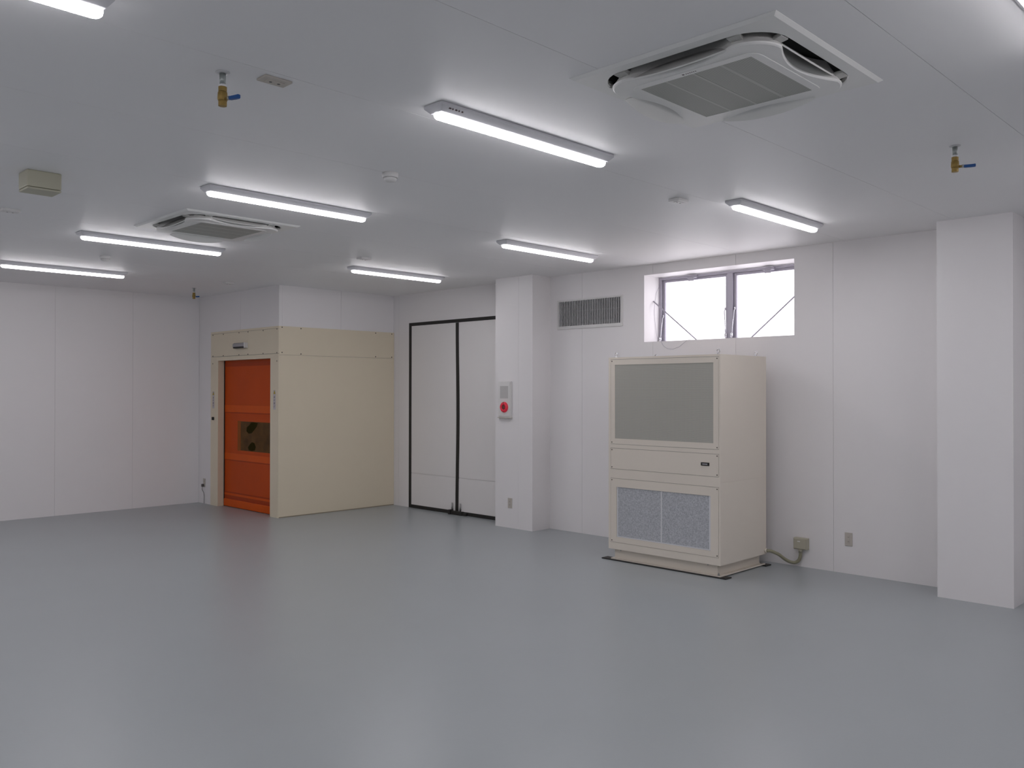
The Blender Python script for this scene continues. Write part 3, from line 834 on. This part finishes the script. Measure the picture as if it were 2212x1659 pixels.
def make_ac():
    r = empty('ceiling_air_conditioner', (0, 0, H))
    S = 0.4875
    N = 96
    zt, ze, zb = H - 0.0003, H - 0.002, H - 0.012
    angs = [2 * PI * k / N for k in range(N)]
    def sq(a, s):
        c, n_ = math.cos(a), math.sin(a); m_ = max(abs(c), abs(n_)); return (c / m_ * s, n_ / m_ * s)
    hole = [rsq_at(a, 0.420, 0.165) for a in angs]
    hole2 = [rsq_at(a, 0.414, 0.160) for a in angs]
    mb = MB()
    R = [[(*sq(a, S), zt) for a in angs], [(*sq(a, S), ze) for a in angs], [(*sq(a, S - 0.016), zb) for a in angs],
         [(p[0], p[1], zb) for p in hole], [(p[0], p[1], zb + 0.004) for p in hole2], [(p[0], p[1], H + 0.010) for p in hole2], [(*sq(a, 0.404), H + 0.010) for a in angs]]
    mb.rings(R, False, False)
    mb.build('outer_panel', 'acpanel', r)
    mb = MB()
    mb.box(-0.404, 0.404, -0.404, 0.404, H + 0.060, H + 0.070)
    for (a0, a1, b0, b1) in ((-0.404, -0.396, -0.404, 0.404), (0.396, 0.404, -0.404, 0.404), (-0.396, 0.396, -0.404, -0.396), (-0.396, 0.396, 0.396, 0.404)):
        mb.box(a0, a1, b0, b1, H + 0.011, H + 0.060)
    mb.build('outlet_recess', 'acdark', r)
    zi = H - 0.044
    mb = MB()
    o1 = inner_outline(0.392, 0.135, 0.066, 0.250)
    def sc(pts, k): return [(x * k, y * k) for (x, y) in pts]
    R = [[(*p, H + 0.05) for p in sc(o1, 0.88)], [(*p, H - 0.020) for p in sc(o1, 0.975)], [(*p, zi + 0.010) for p in o1], [(*p, zi + 0.004) for p in sc(o1, 0.997)], [(*p, zi) for p in sc(o1, 0.985)]]
    mb.rings(R)
    mb.build('inner_panel', 'acpanel', r)
    ip = empty('intake_panel', (0, 0, -0.046)); ip.parent = r
    # frame of the intake panel around the mesh
    G = 0.266
    mb = MB()
    o2 = [rsq_at(a, 0.305, 0.06) for a in angs]
    sqr = [sq(a, G) for a in angs]
    R = [[(p[0], p[1], zi + 0.001) for p in o2], [(p[0], p[1], zi - 0.002) for p in o2], [(p[0] * 0.994, p[1] * 0.994, zi - 0.003) for p in o2], [(p[0], p[1], zi - 0.003) for p in sqr], [(p[0], p[1], zi - 0.0005) for p in sqr]]
    mb.rings(R, False, False)
    mb.build('intake_frame', 'acpanel', ip)
    box('intake_mesh', 'acgrille', ip, -G, G, -G, G, zi - 0.0018, zi - 0.0005)
    for k in (-1, 0, 1):
        box('intake_bar', 'acbar', ip, -G, G, k * 0.1330 - 0.006, k * 0.1330 + 0.006, zi - 0.0028, zi - 0.0016)
    # four outlet flaps leaning from the inner upper edge down to the outer edge
    for q in range(4):
        a = q * PI / 2
        c, s = math.cos(a), math.sin(a)
        def T(rad, t, z): return (rad * c - t * s, rad * s + t * c, z)
        # pivot radius and height, lean and width of this flap
        pr_, pz, tl, wd = ((0.325, -0.004, 48, 0.095), (0.3255, -0.008, 50, 0.105), (0.315, 0.008, 40, 0.108), (0.331, 0.020, 43, 0.090))[q]
        ct, st_ = math.cos(math.radians(tl)), math.sin(math.radians(tl))
        nn = 24; hl = 0.232
        inner = []; outer = []
        for k in range(nn + 1):
            t = -hl + 2 * hl * k / nn
            f = max(0.0, 1 - (abs(t) / hl) ** 2.2)
            inner.append((t, wd * 0.62 * (1 - f)))
            outer.append((t, wd * (0.68 + 0.32 * f)))
        loop = inner + outer[::-1]
        def P(t, wv, up): return T(pr_ + wv * ct + up * st_, t, H + pz - wv * st_ + up * ct)
        mb = MB()
        mb.rings([[P(t, wv, 0.0) for (t, wv) in loop], [P(t, wv, 0.006) for (t, wv) in loop]])
        mb.build('outlet_flap', 'acflap', r)
        for sg in (-1, 1):
            mb = MB()
            mb.rings([[T(0.372, sg * 0.240, H - 0.003), T(0.411, sg * 0.240, H - 0.003), T(0.411, sg * 0.300, H - 0.003), T(0.372, sg * 0.290, H - 0.003)],
                      [T(0.366, sg * 0.244, H - 0.022), T(0.411, sg * 0.244, H - 0.014), T(0.411, sg * 0.300, H - 0.014), T(0.366, sg * 0.290, H - 0.022)]])
            mb.build('flap_bracket', 'acvane', r)
    return r
ac = make_ac()
ac.location = (*AC1, H)
tag(ac, 'large near square ceiling air conditioner at the upper right', 'air conditioner', 'ceiling air conditioners')
ac2 = copy_tree(ac)
ac2.location = (*AC2, H)
tag(ac2, 'small far ceiling air conditioner between two strip lights', 'air conditioner', 'ceiling air conditioners')
# small printed maker mark on the near unit's edge
ipn = [c_ for c_ in ac.children if c_.name.startswith('intake_panel')][0]
mb = MB()
zz = H - 0.0472
X_, Y_ = 3.346, 1.973
mb.box(X_ - 0.290, X_ - 0.281, Y_ + 0.030, Y_ + 0.039, zz - 0.0006, zz)
for k in range(6):
    mb.box(X_ - 0.289, X_ - 0.282, Y_ + 0.018 - k * 0.009, Y_ + 0.022 - k * 0.009, zz - 0.0006, zz)
mb.build('maker_mark', 'print', ipn)

# ---------------------------------------------------------------- drop valves
def make_valve():
    r = empty('ceiling_drop_valve', (0, 0, H))
    MB().prof((0, 0, H), (0, 0, -1), [(0, 0.030), (0.003, 0.030), (0.006, 0.018)], 20).build('rosette', 'slat', r)
    MB().prof((0, 0, H), (0, 0, -1), [(0.0, 0.0135), (0.058, 0.0135)], 16).build('pipe', 'steel', r)
    MB().prof((0, 0, H - 0.053), (0, 0, -1), [(0, 0.0145), (0.003, 0.016), (0.012, 0.016)], 16).build('seal_tape', 'tape', r)
    mb = MB()
    mb.prof((0, 0, H - 0.064), (0, 0, -1), [(0, 0.0185), (0.020, 0.0185)], 8, False)
    mb.prof((0, 0, H - 0.084), (0, 0, -1), [(0, 0.0165), (0.004, 0.020), (0.034, 0.0215), (0.042, 0.0175)], 16)
    mb.prof((0, 0, H - 0.126), (0, 0, -1), [(0, 0.0185), (0.020, 0.0185), (0.021, 0.012)], 8, False)
    mb.build('valve_body', 'brass', r)
    dx, dy = 0.25, -0.97
    z = H - 0.118
    MB().cyl((dx * 0.018, dy * 0.018, z), (dx * 0.036, dy * 0.036, z), 0.0075, 10).build('valve_stem', 'brass', r)
    hd = empty('lever', (dx * 0.036, dy * 0.036, z - H)); hd.parent = r
    MB().cyl((dx * 0.034, dy * 0.034, z), (dx * 0.044, dy * 0.044, z), 0.0090, 10).build('lever_nut', 'zinc', hd)
    mb = MB()
    n_ = Vector((-dy, dx, 0))
    R = []
    for (t, up, hw_) in ((0.042, -0.001, 0.006), (0.052, -0.002, 0.008), (0.075, -0.003, 0.009), (0.092, -0.003, 0.009), (0.102, -0.002, 0.007)):
        c_ = Vector((dx * t, dy * t, z + up))
        R.append([c_ + n_ * hw_ + Vector((0, 0, 0.008)), c_ - n_ * hw_ + Vector((0, 0, 0.008)), c_ - n_ * hw_ - Vector((0, 0, 0.008)), c_ + n_ * hw_ - Vector((0, 0, 0.008))])
    mb.rings(R)
    mb.build('lever_grip', 'blue', hd, 0.003)
    return r
v0 = make_valve()
for i, (x, y, lab) in enumerate(((1.764, 3.477, 'brass drop valve with blue lever, nearest one at the upper left'),
                                 (5.145, 1.601, 'brass drop valve with blue lever at the far right'),
                                 (5.234, 11.096, 'tiny distant brass drop valve in front of the far corner'))):
    o = v0 if i == 0 else copy_tree(v0)
    o.location = (x, y, H)
    tag(o, lab, 'valve', 'brass valves hanging from the ceiling')

# ---------------------------------------------------------------- detectors, sockets, box on the ceiling
def make_detector():
    r = empty('smoke_detector', (0, 0, H))
    MB().prof((0, 0, H), (0, 0, -1), [(0, 0.050), (0.026, 0.050), (0.030, 0.047)], 28).build('detector_base', 'white_plastic', r)
    MB().prof((0, 0, H - 0.031), (0, 0, -1), [(0, 0.040), (0.006, 0.041), (0.016, 0.038), (0.023, 0.025), (0.025, 0.008)], 28).build('detector_head', 'white_plastic', r)
    return r
d0 = make_detector()
for i, (x, y, lab) in enumerate(((3.323, 4.339, 'white round smoke detector between the two middle strip lights'),
                                 (3.356, 9.107, 'distant white smoke detector before the farthest strip light'))):
    o = d0 if i == 0 else copy_tree(d0)
    o.location = (x, y, H)
    tag(o, lab, 'smoke detector', 'smoke detectors')

def make_socket(m, sx, sy, th):
    r = empty('ceiling_socket', (0, 0, H))
    box('cover_plate', m, r, -sx, sx, -sy, sy, H - th, H, 0.003)
    box('socket_insert', m, r, -sx * 0.62, sx * 0.62, -sy * 0.42, sy * 0.42, H - th - 0.004, H - th + 0.001, 0.002)
    for k in (-1, 1):
        mb = MB()
        mb.prof((k * sx * 0.3, 0, H - th - 0.0035), (0, 0, -1), [(0, 0.007), (0.001, 0.007)], 12)
        mb.build('socket_slot', 'slot', r)
    return r
k0 = make_socket('plate', 0.066, 0.040, 0.010)
k0.location = (1.968, 3.400, H)
tag(k0, 'beige ceiling socket plate right of the nearest drop valve', 'ceiling socket', 'ceiling sockets')
k1 = make_socket('white_plastic', 0.062, 0.045, 0.020)
k1.location = (5.215, 3.460, H)
tag(k1, 'white raised ceiling socket near the window strip light', 'ceiling socket', 'ceiling sockets')
for (x, y, lab) in ((5.255, 7.30, 'white ceiling socket above the strip light by the double door'),
                    (1.985, 7.27, 'ceiling socket at the left picture edge below the beige box'),
                    (5.270, 10.21, 'flat ceiling socket by the far valve and the shutter wall')):
    o = copy_tree(k1)
    o.location = (x, y, H)
    tag(o, lab, 'ceiling socket', 'ceiling sockets')

jb = empty('junction_box', (1.79, 5.93, H), 'beige square junction box on the ceiling at the left', 'junction box')
box('box_body', 'beige', jb, 1.690, 1.890, 5.850, 6.020, H - 0.105, H, 0.008)
box('box_lid', 'beige', jb, 1.691, 1.889, 5.851, 6.019, H - 0.120, H - 0.107, 0.005)
